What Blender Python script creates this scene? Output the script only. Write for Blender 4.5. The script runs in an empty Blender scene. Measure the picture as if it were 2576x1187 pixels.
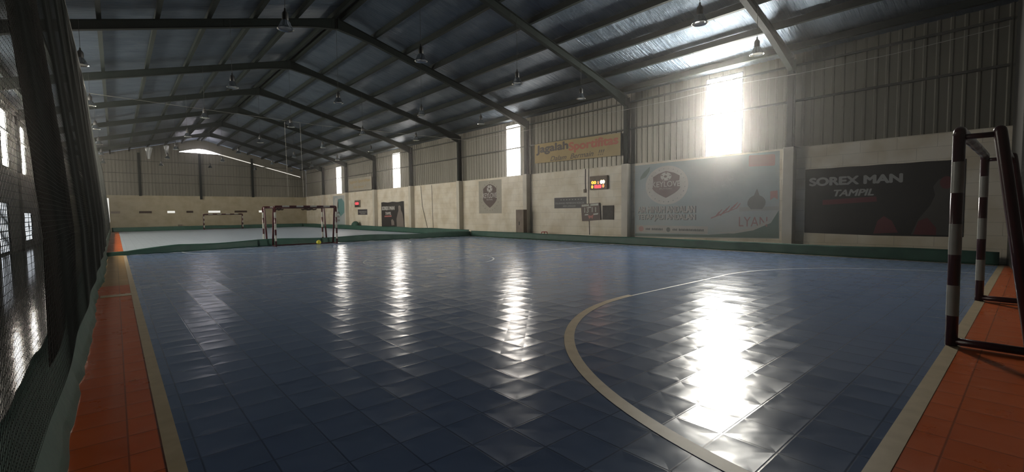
import bpy, bmesh, math, random
from mathutils import Vector, Matrix, noise
random.seed(7)
PI = math.pi
SC = bpy.context.scene
C = SC.collection

# ------------------------------------------------------------------ camera, world, exposure
cam = bpy.data.cameras.new('camera')
co = bpy.data.objects.new('camera', cam); C.objects.link(co)
cam.sensor_fit = 'HORIZONTAL'; cam.sensor_width = 36.0
cam.lens = 36.0 * 1147.5 / 2576
cam.clip_start = 0.02; cam.clip_end = 300
YAW, PITCH, ROLL = math.radians(40.966), math.radians(3.026), math.radians(-0.617)
fwd = Vector((math.sin(YAW) * math.cos(PITCH), math.cos(YAW) * math.cos(PITCH), -math.sin(PITCH)))
rt = Vector((math.cos(YAW), -math.sin(YAW), 0)); up = rt.cross(fwd)
r2 = rt * math.cos(ROLL) + up * math.sin(ROLL); u2 = -rt * math.sin(ROLL) + up * math.cos(ROLL)
M3 = Matrix((r2, u2, -fwd)).transposed()
co.matrix_world = Matrix.Translation((0, 0, 1.5)) @ M3.to_4x4()
SC.camera = co

world = bpy.data.worlds.new('sky'); SC.world = world; world.use_nodes = True
bgn = world.node_tree.nodes['Background']
bgn.inputs[0].default_value = (0.75, 0.85, 1.0, 1); bgn.inputs[1].default_value = 1.0

SC.view_settings.view_transform = 'Standard'; SC.view_settings.look = 'None'
SC.view_settings.gamma = 1.0; SC.view_settings.exposure = 0.0
SC.view_settings.use_curve_mapping = False
SC.cycles.use_denoising = True; SC.cycles.use_adaptive_sampling = True; SC.cycles.adaptive_threshold = .04
SC.cycles.max_bounces = 8; SC.cycles.diffuse_bounces = 3; SC.cycles.glossy_bounces = 3
SC.cycles.transparent_max_bounces = 8; SC.cycles.sample_clamp_indirect = 6.0
SC.cycles.caustics_refractive = False

DAY_NEAR, DAY_RIGHT, DAY_LEFT, DAY_GABLE, DAY_LOW = 105.0, 15.0, 66.0, 10.0, 2.0   # brightness of the daylight sheets
HAZE = .0025

# ------------------------------------------------------------------ measures of the hall (metres)
XW, XL = 17.86, -3.46            # inner faces of the long walls
YF = 59.2                        # far gable wall
XR, ZR = 7.2, 9.70               # ridge
SLOPE = 0.267
BRICK = 3.62
COLY = [5.68 + 6.69 * i for i in range(8)]
def roof_z(x): return ZR - SLOPE * abs(x - XR)

# ------------------------------------------------------------------ materials
def mat(name, col, rough=0.7, metal=0.0, spec=0.5, emit=None, estr=1.0):
    m = bpy.data.materials.new(name); m.use_nodes = True
    b = m.node_tree.nodes['Principled BSDF']
    b.inputs['Base Color'].default_value = (*col, 1)
    b.inputs['Roughness'].default_value = rough
    b.inputs['Metallic'].default_value = metal
    b.inputs['Specular IOR Level'].default_value = spec
    if emit:
        b.inputs['Emission Color'].default_value = (*emit, 1); b.inputs['Emission Strength'].default_value = estr
    return m
def nodes(m): return m.node_tree.nodes, m.node_tree.links, m.node_tree.nodes['Principled BSDF']
def coords(m, scale=(1, 1, 1), kind='Object'):
    n, l, b = nodes(m)
    t = n.new('ShaderNodeTexCoord'); mp = n.new('ShaderNodeMapping'); mp.inputs['Scale'].default_value = scale
    l.new(t.outputs[kind], mp.inputs['Vector']); return mp.outputs[0]
def mottled(m, c1, c2, scale=3.0, detail=4, vec=(1, 1, 1), bump=0.0, bdist=0.01):
    n, l, b = nodes(m)
    v = coords(m, vec)
    t = n.new('ShaderNodeTexNoise'); t.inputs['Scale'].default_value = scale; t.inputs['Detail'].default_value = detail
    l.new(v, t.inputs['Vector'])
    r = n.new('ShaderNodeValToRGB'); r.color_ramp.elements[0].position = .3; r.color_ramp.elements[1].position = .7
    r.color_ramp.elements[0].color = (*c1, 1); r.color_ramp.elements[1].color = (*c2, 1)
    l.new(t.outputs[0], r.inputs[0]); l.new(r.outputs[0], b.inputs['Base Color'])
    if bump:
        bp = n.new('ShaderNodeBump'); bp.inputs['Strength'].default_value = bump; bp.inputs['Distance'].default_value = bdist
        l.new(t.outputs[0], bp.inputs['Height']); l.new(bp.outputs[0], b.inputs['Normal'])
    return m
def daylight(name, col, s):
    m = bpy.data.materials.new(name); m.use_nodes = True
    n = m.node_tree.nodes; n.clear()
    e = n.new('ShaderNodeEmission'); o = n.new('ShaderNodeOutputMaterial')
    e.inputs[0].default_value = (*col, 1); e.inputs[1].default_value = s
    m.node_tree.links.new(e.outputs[0], o.inputs[0]); return m

M = {}
# painted block wall
def block_wall(name, c1, c2, mort):
    m = mat(name, c1, 0.42, spec=0.4); n, l, b = nodes(m)
    tc = n.new('ShaderNodeTexCoord'); sp = n.new('ShaderNodeSeparateXYZ'); cb = n.new('ShaderNodeCombineXYZ')
    l.new(tc.outputs['Object'], sp.inputs[0])
    ad = n.new('ShaderNodeMath'); ad.operation = 'ADD'
    l.new(sp.outputs[0], ad.inputs[0]); l.new(sp.outputs[1], ad.inputs[1])
    l.new(ad.outputs[0], cb.inputs[0]); l.new(sp.outputs[2], cb.inputs[1])
    br = n.new('ShaderNodeTexBrick'); br.inputs['Scale'].default_value = 1.0
    br.inputs['Brick Width'].default_value = 0.9; br.inputs['Row Height'].default_value = 0.36
    br.inputs['Mortar Size'].default_value = 0.006; br.inputs['Mortar Smooth'].default_value = .6
    br.inputs['Color1'].default_value = (*c1, 1); br.inputs['Color2'].default_value = (*c2, 1); br.inputs['Mortar'].default_value = (*mort, 1)
    l.new(cb.outputs[0], br.inputs['Vector'])
    ns = n.new('ShaderNodeTexNoise'); ns.inputs['Scale'].default_value = 1.3; ns.inputs['Detail'].default_value = 6
    l.new(tc.outputs['Object'], ns.inputs['Vector'])
    rp = n.new('ShaderNodeValToRGB'); rp.color_ramp.elements[0].position = .35; rp.color_ramp.elements[1].position = .6
    rp.color_ramp.elements[0].color = (.82, .78, .70, 1); rp.color_ramp.elements[1].color = (1, 1, 1, 1)
    l.new(ns.outputs[0], rp.inputs[0])
    mx = n.new('ShaderNodeMix'); mx.data_type = 'RGBA'; mx.blend_type = 'MULTIPLY'; mx.inputs[0].default_value = 1
    l.new(br.outputs[0], mx.inputs[6]); l.new(rp.outputs[0], mx.inputs[7]); l.new(mx.outputs[2], b.inputs['Base Color'])
    bp = n.new('ShaderNodeBump'); bp.inputs['Strength'].default_value = .35; bp.inputs['Distance'].default_value = .01
    l.new(br.outputs['Fac'], bp.inputs['Height']); bp.invert = True; l.new(bp.outputs[0], b.inputs['Normal'])
    return m
M['block'] = block_wall('painted_block', (.76, .70, .585), (.80, .74, .62), (.50, .455, .37))
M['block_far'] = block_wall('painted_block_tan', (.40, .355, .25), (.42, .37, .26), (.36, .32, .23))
M['pilaster'] = mottled(mat('pilaster_paint', (.6, .56, .47), .55), (.55, .51, .43), (.64, .60, .51), 2)
M['sheet'] = mottled(mat('wall_sheet', (.3, .28, .23), .42, .35), (.15, .142, .115), (.20, .188, .155), .8, 5, (1, 1, .2))
M['steel'] = mottled(mat('green_steel', (.007, .011, .010), .7, .0, .15), (.006, .010, .009), (.009, .014, .012), 4)
M['girt'] = mat('girt_paint', (.06, .058, .05), .6)
M['steel_dark'] = mat('dark_steel', (.03, .032, .03), .5, .2)
# roof foil
def foil():
    m = mat('roof_foil', (.30, .33, .37), .38, .72); n, l, b = nodes(m)
    v = coords(m, (.6, 7.0, .6))
    a = n.new('ShaderNodeTexNoise'); a.inputs['Scale'].default_value = 1.4; a.inputs['Detail'].default_value = 7; a.inputs['Roughness'].default_value = .62
    l.new(v, a.inputs['Vector'])
    v2 = coords(m, (1, 1.6, 1))
    c = n.new('ShaderNodeTexNoise'); c.inputs['Scale'].default_value = 1.1; c.inputs['Detail'].default_value = 3
    l.new(v2, c.inputs['Vector'])
    s = n.new('ShaderNodeMath'); s.operation = 'MULTIPLY_ADD'; s.inputs[1].default_value = .9
    l.new(c.outputs[0], s.inputs[0]); l.new(a.outputs[0], s.inputs[2])
    bp = n.new('ShaderNodeBump'); bp.inputs['Strength'].default_value = 1.0; bp.inputs['Distance'].default_value = .07
    l.new(s.outputs[0], bp.inputs['Height']); l.new(bp.outputs[0], b.inputs['Normal'])
    r = n.new('ShaderNodeValToRGB'); r.color_ramp.elements[0].color = (.10, .135, .18, 1); r.color_ramp.elements[1].color = (.16, .20, .25, 1)
    r.color_ramp.elements[0].position = .3; r.color_ramp.elements[1].position = .7
    l.new(c.outputs[0], r.inputs[0]); l.new(r.outputs[0], b.inputs['Base Color'])
    return m
M['foil'] = foil()
# sport tiles: square interlocking tiles, each seated at a slightly different tilt
def tiles(name, col, col2, size=0.335, rough=.17, tilt=.028, graze_sheen=.0):
    m = mat(name, col, rough, spec=.5); n, l, b = nodes(m)
    b.inputs['Sheen Weight'].default_value = graze_sheen; b.inputs['Sheen Roughness'].default_value = .30; b.inputs['Sheen Tint'].default_value = (.55, .72, 1, 1)   # sheen added to brighten the tiles at grazing view
    tc = n.new('ShaderNodeTexCoord')
    sc = n.new('ShaderNodeVectorMath'); sc.operation = 'SCALE'; sc.inputs['Scale'].default_value = 1 / size
    l.new(tc.outputs['Object'], sc.inputs[0])
    fl = n.new('ShaderNodeVectorMath'); fl.operation = 'FLOOR'; l.new(sc.outputs[0], fl.inputs[0])
    wn = n.new('ShaderNodeTexWhiteNoise'); wn.noise_dimensions = '2D'; l.new(fl.outputs[0], wn.inputs['Vector'])
    # seams
    fr = n.new('ShaderNodeVectorMath'); fr.operation = 'FRACTION'; l.new(sc.outputs[0], fr.inputs[0])
    sb = n.new('ShaderNodeVectorMath'); sb.operation = 'SUBTRACT'; sb.inputs[1].default_value = (.5, .5, .5); l.new(fr.outputs[0], sb.inputs[0])
    ab = n.new('ShaderNodeVectorMath'); ab.operation = 'ABSOLUTE'; l.new(sb.outputs[0], ab.inputs[0])
    sx = n.new('ShaderNodeSeparateXYZ'); l.new(ab.outputs[0], sx.inputs[0])
    mxn = n.new('ShaderNodeMath'); mxn.operation = 'MAXIMUM'; l.new(sx.outputs[0], mxn.inputs[0]); l.new(sx.outputs[1], mxn.inputs[1])
    sr = n.new('ShaderNodeMapRange'); sr.inputs['From Min'].default_value = .475; sr.inputs['From Max'].default_value = .497
    l.new(mxn.outputs[0], sr.inputs['Value'])
    # edges of a tile curl a little: cup height
    cup = n.new('ShaderNodeMath'); cup.operation = 'POWER'; cup.inputs[1].default_value = 3.0; l.new(mxn.outputs[0], cup.inputs[0])
    nz = n.new('ShaderNodeTexNoise'); nz.inputs['Scale'].default_value = 4.0; nz.inputs['Detail'].default_value = 2; nz.inputs['Roughness'].default_value = .55
    l.new(tc.outputs['Object'], nz.inputs['Vector'])
    h = n.new('ShaderNodeMath'); h.operation = 'MULTIPLY_ADD'; h.inputs[1].default_value = -.22
    l.new(sr.outputs[0], h.inputs[0]); l.new(nz.outputs[0], h.inputs[2])
    h2 = n.new('ShaderNodeMath'); h2.operation = 'MULTIPLY_ADD'; h2.inputs[1].default_value = 7.0
    l.new(cup.outputs[0], h2.inputs[0]); l.new(h.outputs[0], h2.inputs[2])
    bp = n.new('ShaderNodeBump'); bp.inputs['Strength'].default_value = .7; bp.inputs['Distance'].default_value = .0045
    l.new(h2.outputs[0], bp.inputs['Height'])
    # tilt per tile
    ts = n.new('ShaderNodeVectorMath'); ts.operation = 'SUBTRACT'; ts.inputs[1].default_value = (.5, .5, .5); l.new(wn.outputs['Color'], ts.inputs[0])
    tm = n.new('ShaderNodeVectorMath'); tm.operation = 'MULTIPLY'; tm.inputs[1].default_value = (tilt, tilt, 0); l.new(ts.outputs[0], tm.inputs[0])
    ad = n.new('ShaderNodeVectorMath'); ad.operation = 'ADD'; l.new(bp.outputs[0], ad.inputs[0]); l.new(tm.outputs[0], ad.inputs[1])
    nm = n.new('ShaderNodeVectorMath'); nm.operation = 'NORMALIZE'; l.new(ad.outputs[0], nm.inputs[0]); l.new(nm.outputs[0], b.inputs['Normal'])
    # colour with wear
    n2 = n.new('ShaderNodeTexNoise'); n2.inputs['Scale'].default_value = 1.1; n2.inputs['Detail'].default_value = 5; n2.inputs['Roughness'].default_value = .5
    l.new(tc.outputs['Object'], n2.inputs['Vector'])
    rp = n.new('ShaderNodeValToRGB'); rp.color_ramp.elements[0].position = .35; rp.color_ramp.elements[1].position = .68
    rp.color_ramp.elements[0].color = (*col, 1); rp.color_ramp.elements[1].color = (*col2, 1); l.new(n2.outputs[0], rp.inputs[0])
    mx = n.new('ShaderNodeMix'); mx.data_type = 'RGBA'; l.new(sr.outputs[0], mx.inputs[0]); l.new(rp.outputs[0], mx.inputs[6])
    mx.inputs[7].default_value = (col[0] * .45, col[1] * .45, col[2] * .45, 1)
    l.new(mx.outputs[2], b.inputs['Base Color'])
    # scuffed roughness
    v3 = n.new('ShaderNodeMapping'); v3.inputs['Scale'].default_value = (1, 1, 1); v3.inputs['Rotation'].default_value = (0, 0, .7)
    l.new(tc.outputs['Object'], v3.inputs[0])
    n3 = n.new('ShaderNodeTexNoise'); n3.inputs['Scale'].default_value = 2.3; n3.inputs['Detail'].default_value = 6; n3.inputs['Roughness'].default_value = .55
    l.new(v3.outputs[0], n3.inputs['Vector'])
    rr = n.new('ShaderNodeMapRange'); rr.inputs['From Min'].default_value = .3; rr.inputs['From Max'].default_value = .7
    rr.inputs['To Min'].default_value = rough - .015; rr.inputs['To Max'].default_value = rough + .07
    l.new(n3.outputs[0], rr.inputs['Value']); l.new(rr.outputs[0], b.inputs['Roughness'])
    return m
M['blue'] = tiles('blue_sport_tile', (.064, .096, .18), (.08, .116, .205), graze_sheen=.24)
M['blue2'] = tiles('grey_blue_sport_tile', (.27, .31, .34), (.31, .35, .37), rough=.4, graze_sheen=.2)
M['orange'] = tiles('orange_sport_tile', (.50, .088, .010), (.55, .105, .014), rough=.27, tilt=.01)
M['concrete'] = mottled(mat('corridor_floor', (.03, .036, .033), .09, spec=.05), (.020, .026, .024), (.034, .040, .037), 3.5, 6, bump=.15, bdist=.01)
M['line_white'] = mottled(mat('white_line_paint', (.56, .59, .61), .5), (.52, .55, .57), (.60, .63, .65), 6)
M['line_cream'] = mottled(mat('cream_line_paint', (.40, .31, .19), .5), (.36, .28, .17), (.44, .345, .215), 6)
M['tarp'] = mottled(mat('green_tarpaulin', (.016, .08, .056), .55), (.013, .068, .048), (.022, .095, .066), 3, bump=.4, bdist=.03)
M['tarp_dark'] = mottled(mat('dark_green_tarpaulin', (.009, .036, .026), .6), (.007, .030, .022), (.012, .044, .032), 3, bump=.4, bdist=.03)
M['net'] = mat('net_cord', (.010, .013, .011), .8, spec=.2)
M['net_brown'] = mat('brown_net_cord', (.020, .013, .010), .85, spec=.2)
M['rope'] = mat('rope', (.35, .34, .30), .8)
M['red'] = mottled(mat('dark_red_paint', (.055, .009, .012), .28), (.045, .007, .010), (.065, .011, .014), 5)
M['white'] = mottled(mat('white_paint', (.38, .38, .34), .35), (.33, .33, .29), (.42, .42, .38), 5)
M['bundle'] = mat('bundled_net', (.05, .03, .022), .9)
M['yellow'] = mat('yellow_ball', (.65, .62, .05), .5)
M['alu'] = mat('spun_aluminium', (.75, .74, .70), .22, 1.0)
M['lamp_body'] = mat('lamp_housing', (.025, .025, .025), .45)
M['lens'] = mat('lamp_glass', (.55, .55, .5), .12)
M['cord'] = mat('lamp_cord', (.02, .02, .02), .7)
M['stool'] = mat('red_plastic', (.45, .03, .02), .35)
M['board'] = mottled(mat('brown_board', (.22, .18, .14), .7), (.19, .15, .12), (.26, .21, .17), 3)
M['black'] = mat('black_plastic', (.02, .02, .02), .4)
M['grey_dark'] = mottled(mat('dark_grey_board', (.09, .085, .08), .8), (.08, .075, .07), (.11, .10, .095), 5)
M['foil_flap'] = mat('loose_foil', (.6, .62, .62), .4, .6)
M['end_sheet'] = mottled(mat('end_wall_sheet', (.05, .048, .042), .6), (.04, .04, .035), (.06, .055, .05), 1)
M['day_near'] = daylight('daylight_near', (1.0, .965, .87), DAY_NEAR)
M['day_right'] = daylight('daylight_right', (1.0, .92, .82), DAY_RIGHT)
M['day_left'] = daylight('daylight_left', (1.0, .93, .80), DAY_LEFT)
M['day_gable'] = daylight('daylight_gable', (1.0, .93, 1.0), DAY_GABLE)
M['day_slit'] = daylight('daylight_slit', (1.0, .95, .85), 1.0)
M['day_low'] = daylight('daylight_low', (.85, .92, 1.0), DAY_LOW)
M['day_vent'] = daylight('daylight_vent', (1.0, .98, .9), .9)

# ------------------------------------------------------------------ helpers
class MB:
    def __init__(s): s.bm = bmesh.new()
    def box(s, a, b):
        x0, y0, z0 = a; x1, y1, z1 = b
        v = [s.bm.verts.new(p) for p in ((x0, y0, z0), (x1, y0, z0), (x1, y1, z0), (x0, y1, z0), (x0, y0, z1), (x1, y0, z1), (x1, y1, z1), (x0, y1, z1))]
        for f in ((3, 2, 1, 0), (4, 5, 6, 7), (0, 1, 5, 4), (1, 2, 6, 5), (2, 3, 7, 6), (3, 0, 4, 7)): s.bm.faces.new([v[i] for i in f])
        return s
    def quad(s, pts): s.bm.faces.new([s.bm.verts.new(p) for p in pts]); return s
    def prism(s, pts, ext):           # polygon pts (3-D, planar) swept by ext
        e = Vector(ext); a = [s.bm.verts.new(p) for p in pts]; b = [s.bm.verts.new(Vector(p) + e) for p in pts]; n = len(pts)
        s.bm.faces.new(a); s.bm.faces.new(b[::-1])
        for i in range(n): s.bm.faces.new((a[i], b[i], b[(i + 1) % n], a[(i + 1) % n]))
        return s
    def tube(s, pts, r, seg=12, caps=True):
        pts = [Vector(p) for p in pts]; rs = r if isinstance(r, (list, tuple)) else [r] * len(pts)
        rings = []; prev = None
        for i, p in enumerate(pts):
            d = (pts[min(i + 1, len(pts) - 1)] - pts[max(i - 1, 0)]).normalized()
            if prev is None:
                a = d.orthogonal().normalized()
            else:
                a = (prev - d * prev.dot(d)); a = a.normalized() if a.length > 1e-6 else d.orthogonal().normalized()
            prev = a; b = d.cross(a)
            rings.append([s.bm.verts.new(p + (a * math.cos(2 * PI * k / seg) + b * math.sin(2 * PI * k / seg)) * rs[i]) for k in range(seg)])
        for i in range(len(rings) - 1):
            for k in range(seg):
                s.bm.faces.new((rings[i][k], rings[i][(k + 1) % seg], rings[i + 1][(k + 1) % seg], rings[i + 1][k]))
        if caps: s.bm.faces.new(rings[0][::-1]); s.bm.faces.new(rings[-1])
        return s
    def lathe(s, prof, c=(0, 0, 0), seg=24):
        rings = []
        for r, z in prof:
            rings.append([s.bm.verts.new((c[0] + r * math.cos(2 * PI * k / seg), c[1] + r * math.sin(2 * PI * k / seg), c[2] + z)) for k in range(seg)])
        for i in range(len(rings) - 1):
            for k in range(seg):
                s.bm.faces.new((rings[i][k], rings[i][(k + 1) % seg], rings[i + 1][(k + 1) % seg], rings[i + 1][k]))
        return s
    def grid(s, f, nu, nv):           # f(i/nu, j/nv) -> point
        g = [[s.bm.verts.new(f(i / nu, j / nv)) for j in range(nv + 1)] for i in range(nu + 1)]
        for i in range(nu):
            for j in range(nv): s.bm.faces.new((g[i][j], g[i + 1][j], g[i + 1][j + 1], g[i][j + 1]))
        return s
    def build(s, name, m, parent=None, smooth=False, bevel=0, solid=0):
        me = bpy.data.meshes.new(name); bmesh.ops.recalc_face_normals(s.bm, faces=s.bm.faces[:]); s.bm.to_mesh(me); s.bm.free()
        if smooth:
            for p in me.polygons: p.use_smooth = True
        o = bpy.data.objects.new(name, me); C.objects.link(o); me.materials.append(M[m] if isinstance(m, str) else m)
        if parent: o.parent = parent; o.matrix_parent_inverse = Matrix.Identity(4); o.location = -parent.location if parent.type == 'EMPTY' or parent.location.length else (0, 0, 0)
        if bevel:
            b = o.modifiers.new('bevel', 'BEVEL'); b.width = bevel; b.segments = 2; b.limit_method = 'ANGLE'
        if solid:
            b = o.modifiers.new('solid', 'SOLIDIFY'); b.thickness = solid; b.offset = 0
        return o
def tag(o, label, cat, group=None):
    o['label'] = label; o['category'] = cat
    if group: o['group'] = group
    return o
def struct(o): o['kind'] = 'structure'; return o
def empty(name, loc, label, cat, group=None):
    o = bpy.data.objects.new(name, None); C.objects.link(o); o.location = loc; o.empty_display_size = .1
    return tag(o, label, cat, group)
ORD = ['first', 'second', 'third', 'fourth', 'fifth', 'sixth', 'seventh', 'eighth', 'ninth', 'tenth']

# ------------------------------------------------------------------ floor
CX0, CX1, CY0, CY1 = -0.28, 16.95, -0.45, 23.6
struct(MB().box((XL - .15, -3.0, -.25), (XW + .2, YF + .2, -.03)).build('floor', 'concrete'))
b = MB().box((.21, .57, -.03), (16.9, 23.9, 0.0))
court = struct(b.build('floor_court', 'blue'))
b = MB().box((-.34, -.75, -.03), (.21, 13.0, 0.0)).box((.21, -.75, -.03), (17.0, .57, 0))
struct(b.build('floor_court_border', 'orange'))
TANB = MB().box((-.34, 13.0, -.03), (.21, 23.9, 0.0))
struct(MB().box((.2, 23.9, -.03), (16.9, 57.6, 0.0)).build('floor_far_court', 'blue2'))
M['tan'] = tiles('tan_reflection_tile', (.40, .24, .09), (.44, .27, .11), rough=.3, tilt=.01)  # tan wall's reflection in the orange border, painted as tile colour
struct(TANB.build('floor_court_border_far', 'tan'))
struct(MB().box((-.34, 23.9, -.03), (.2, 57.6, 0.0)).build('floor_far_court_border', 'orange'))

# court markings, each painted line a part of the court it is painted on
def ring(cx, cy, r, a0, a1, w, name, m, n=64, rx=None, extra=None):
    mb = MB(); z0, z1 = .0005, .003
    for k in range(n):
        q = []
        for t in (k, k + 1):
            a = a0 + (a1 - a0) * t / n; c, s_ = math.cos(a), math.sin(a)
            q.append(((cx + (r - w / 2) * c, cy + (r - w / 2) * s_), (cx + (r + w / 2) * c, cy + (r + w / 2) * s_)))
        mb.quad([(*q[0][0], z1), (*q[0][1], z1), (*q[1][1], z1), (*q[1][0], z1)])
    for bx in (extra or []): mb.box(*bx)
    return mb.build(name, m, court)
ring(7.55, 12.7, 2.03, 0, 2 * PI, .05, 'center_circle', 'line_white', 96)
b = MB(); b.lathe([(0.001, .003), (.11, .003)], (7.55, 12.7, 0), 24); b.build('center_spot', 'line_white', court)
MB().box((.25, 12.36, .0005), (16.9, 12.385, .003)).build('halfway_line', 'line_white', court)
MB().box((.17, .5, .0005), (.26, 23.6, .003)).build('side_line', 'line_cream', court)
MB().box((.26, .50, .0005), (16.9, .61, .003)).build('end_line', 'line_cream', court)
MB().box((.26, 22.95, .0005), (16.9, 23.02, .003)).build('end_line', 'line_white', court)
MB().box((16.82, .6, .0005), (16.9, 23.0, .003)).build('side_line', 'line_cream', court)
# near penalty line: quarter circle, straight, quarter circle
ring(6.85, .40, 4.28, PI / 2, PI * .985, .12, 'penalty_line', 'line_cream', 48)
MB().box((6.85, 4.63, .0005), (10.4, 4.675, .003)).build('penalty_line', 'line_white', court)
ring(10.4, .40, 4.27, 0.03, PI / 2, .04, 'penalty_line', 'line_white', 40)
ring(5.6, 23.1, 3.6, PI, PI * 1.5, .06, 'penalty_line', 'line_white', 40)
MB().box((5.6, 19.47, .0005), (8.4, 19.53, .003)).build('penalty_line', 'line_white', court)
ring(8.4, 23.1, 3.6, PI * 1.5, PI * 2, .06, 'penalty_line', 'line_white', 40)
o = MB().box((-.27, 11.2, .0005), (.17, 11.5, .006)).build('tape_strip', 'line_cream'); tag(o, 'pale strip of tape across the orange border beside the left net', 'tape')

# ------------------------------------------------------------------ long walls
def corrugated(x, y0, y1, z0, z1, side, mb, pitch=.28, dep=.022):
    # side -1: ribs stand towards -x
    n = max(1, round((y1 - y0) / pitch)); p = (y1 - y0) / n; prof = []
    for i in range(n):
        y = y0 + i * p
        prof += [(x, y), (x, y + p * .62), (x + side * dep, y + p * .72), (x + side * dep, y + p * .90)]
    prof.append((x, y1))
    t = -side * .004
    for (a, b_) in zip(prof[:-1], prof[1:]):
        mb.quad([(a[0], a[1], z0), (b_[0], b_[1], z0), (b_[0], b_[1], z1), (a[0], a[1], z1)])
def wall_with_windows(x, side, wins, name, zt):
    ys = [-1.6] + sum([[w[0], w[1]] for w in wins], []) + [YF]
    mb = MB()
    for a, b_ in zip(ys[0::2], ys[1::2]): corrugated(x, a, b_, BRICK, zt, side, mb)
    for (a, b_, z0, z1) in wins:
        corrugated(x, a, b_, z1, zt, side, mb)
        if z0 > BRICK: corrugated(x, a, b_, BRICK, z0, side, mb)
    return mb
RW = [(7.42, 8.78, 3.64, 6.62), (19.86, 21.12, 3.64, 6.62), (34.7, 36.05, 3.64, 6.5), (47.7, 49.15, 3.64, 6.4)]
LW = [(22.0, 23.4, 3.7, 6.3), (28.4, 29.9, 3.7, 6.1), (33.9, 35.2, 3.7, 6.1), (41.0, 42.4, 3.7, 6.1), (48.0, 49.4, 3.7, 6.1)]
zt = roof_z(XW) + .05
wr = struct(wall_with_windows(XW + .12, -1, RW, 'wall_right_upper', zt).build('wall_right', 'sheet', solid=.004))
struct(MB().box((XW, -1.6, -.05), (XW + .2, YF, BRICK)).build('wall_right_lower', 'block'))
LOWS = [(26.8, 29.2, .05, 2.1), (33.6, 36.4, .30, 1.70)]
struct(wall_with_windows(XL - .02, 1, LW, 'wall_left_upper', zt).build('wall_left', 'sheet', solid=.004))
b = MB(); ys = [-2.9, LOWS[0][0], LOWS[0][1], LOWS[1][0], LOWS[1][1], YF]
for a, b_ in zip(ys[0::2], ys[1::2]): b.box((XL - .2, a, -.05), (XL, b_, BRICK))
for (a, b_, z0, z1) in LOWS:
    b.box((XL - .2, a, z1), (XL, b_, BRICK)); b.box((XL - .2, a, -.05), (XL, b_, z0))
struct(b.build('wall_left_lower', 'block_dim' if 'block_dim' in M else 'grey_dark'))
# windows: translucent daylight sheets with their rails
wn = 0
def window(x, side, w, m, bars=(), grid=None):
    global wn; wn += 1
    y0, y1, z0, z1 = w
    root = bpy.data.objects.new('window_%d' % wn, None); C.objects.link(root); root.location = (x, (y0 + y1) / 2, z0); root['kind'] = 'structure'
    MB().quad([(x - side * .02, y0, z0), (x - side * .02, y1, z0), (x - side * .02, y1, z1), (x - side * .02, y0, z1)]).build('window_pane', m, root, solid=.004)
    b = MB()
    f = .035
    b.box((x - .03, y0 - f, z0 - f), (x + .03, y0, z1 + f)); b.box((x - .03, y1, z0 - f), (x + .03, y1 + f, z1 + f))
    b.box((x - .03, y0, z0 - f), (x + .03, y1, z0)); b.box((x - .03, y0, z1), (x + .03, y1, z1 + f))
    if grid:
        ny, nz = grid
        for i in range(1, ny): yy = y0 + (y1 - y0) * i / ny; b.box((x + side * .012, yy - .014, z0), (x + side * .04, yy + .014, z1))
        for i in range(1, nz): zz = z0 + (z1 - z0) * i / nz; b.box((x + side * .012, y0, zz - .018), (x + side * .04, y1, zz + .018))
    b.build('window_frame', 'steel_dark', root)
for i, w in enumerate(RW): window(XW + .12, -1, w, 'day_near' if i == 0 else 'day_right')
for w in LW: window(XL - .02, 1, w, 'day_left')
window(XL - .03, 1, LOWS[0], 'day_low', grid=(6, 7)); window(XL - .03, 1, LOWS[1], 'day_low', grid=(2, 6))

# girts on the long walls
for side, x, nm in ((-1, XW + .02, 'right'), (1, XL + .045, 'left')):
    for z, w in ((5.22, 'lower'), (6.42, 'upper')):
        b = MB(); y0_ = .6 if side < 0 else -1.1
        b.box((x - .03, y0_, z - .03), (x + .03, YF - .1, z + .03)); b.box((x - .04, y0_, z - .036), (x + .04, YF - .1, z - .03))
        tag(b.build('wall_girt', 'girt'), 'dark steel girt, the %s of two rails along the %s metal wall' % (w, nm), 'steel rail', 'wall girts')

# ------------------------------------------------------------------ far gable wall
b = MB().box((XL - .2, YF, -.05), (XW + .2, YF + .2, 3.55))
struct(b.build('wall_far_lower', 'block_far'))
b = MB()
n = 78; p = (XW - XL + .3) / n
def gz(x): return roof_z(x) - .02
def rib(x0, x1, y0, y1, cut=None):
    zz0, zz1 = gz(x0), gz(x1)
    b.quad([(x0, y0, 3.55), (x1, y1, 3.55), (x1, y1, zz1), (x0, y0, zz0)])
# gable sheet below the roof opening: outline follows the light opening at the ridge and the slit along the right slope
def top_edge(x):
    if 5.3 <= x <= 8.8: return 8.14 + (0.02 if x < 7 else 0)
    if x > 8.8: return 8.14 - (x - 8.8) * (8.14 - 5.98) / (17.3 - 8.8) if x < 17.3 else 5.9
    return gz(x)
xs = [XL - .15 + i * p for i in range(n + 1)] + [5.3, 5.301, 8.8, 17.3]; xs.sort()
for x0, x1 in zip(xs[:-1], xs[1:]):
    if x1 - x0 < 1e-4: continue
    xm = (x0 + x1) / 2; ee = 1e-3
    z0, z1 = top_edge(x0 + ee), top_edge(x1 - ee)
    xa = x0 + (x1 - x0) * .65; xb = x0 + (x1 - x0) * .75
    pr = [(x0, 0), (xa, 0), (xb, -.035), (x0 + (x1 - x0) * .92, -.035), (x1, 0)]
    for (q0, d0), (q1, d1) in zip(pr[:-1], pr[1:]):
        h0 = z0 + (z1 - z0) * (q0 - x0) / (x1 - x0); h1 = z0 + (z1 - z0) * (q1 - x0) / (x1 - x0)
        b.quad([(q0, YF + .1 + d0, 3.5), (q1, YF + .1 + d1, 3.5), (q1, YF + .1 + d1, h1), (q0, YF + .1 + d0, h0)])
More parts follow.
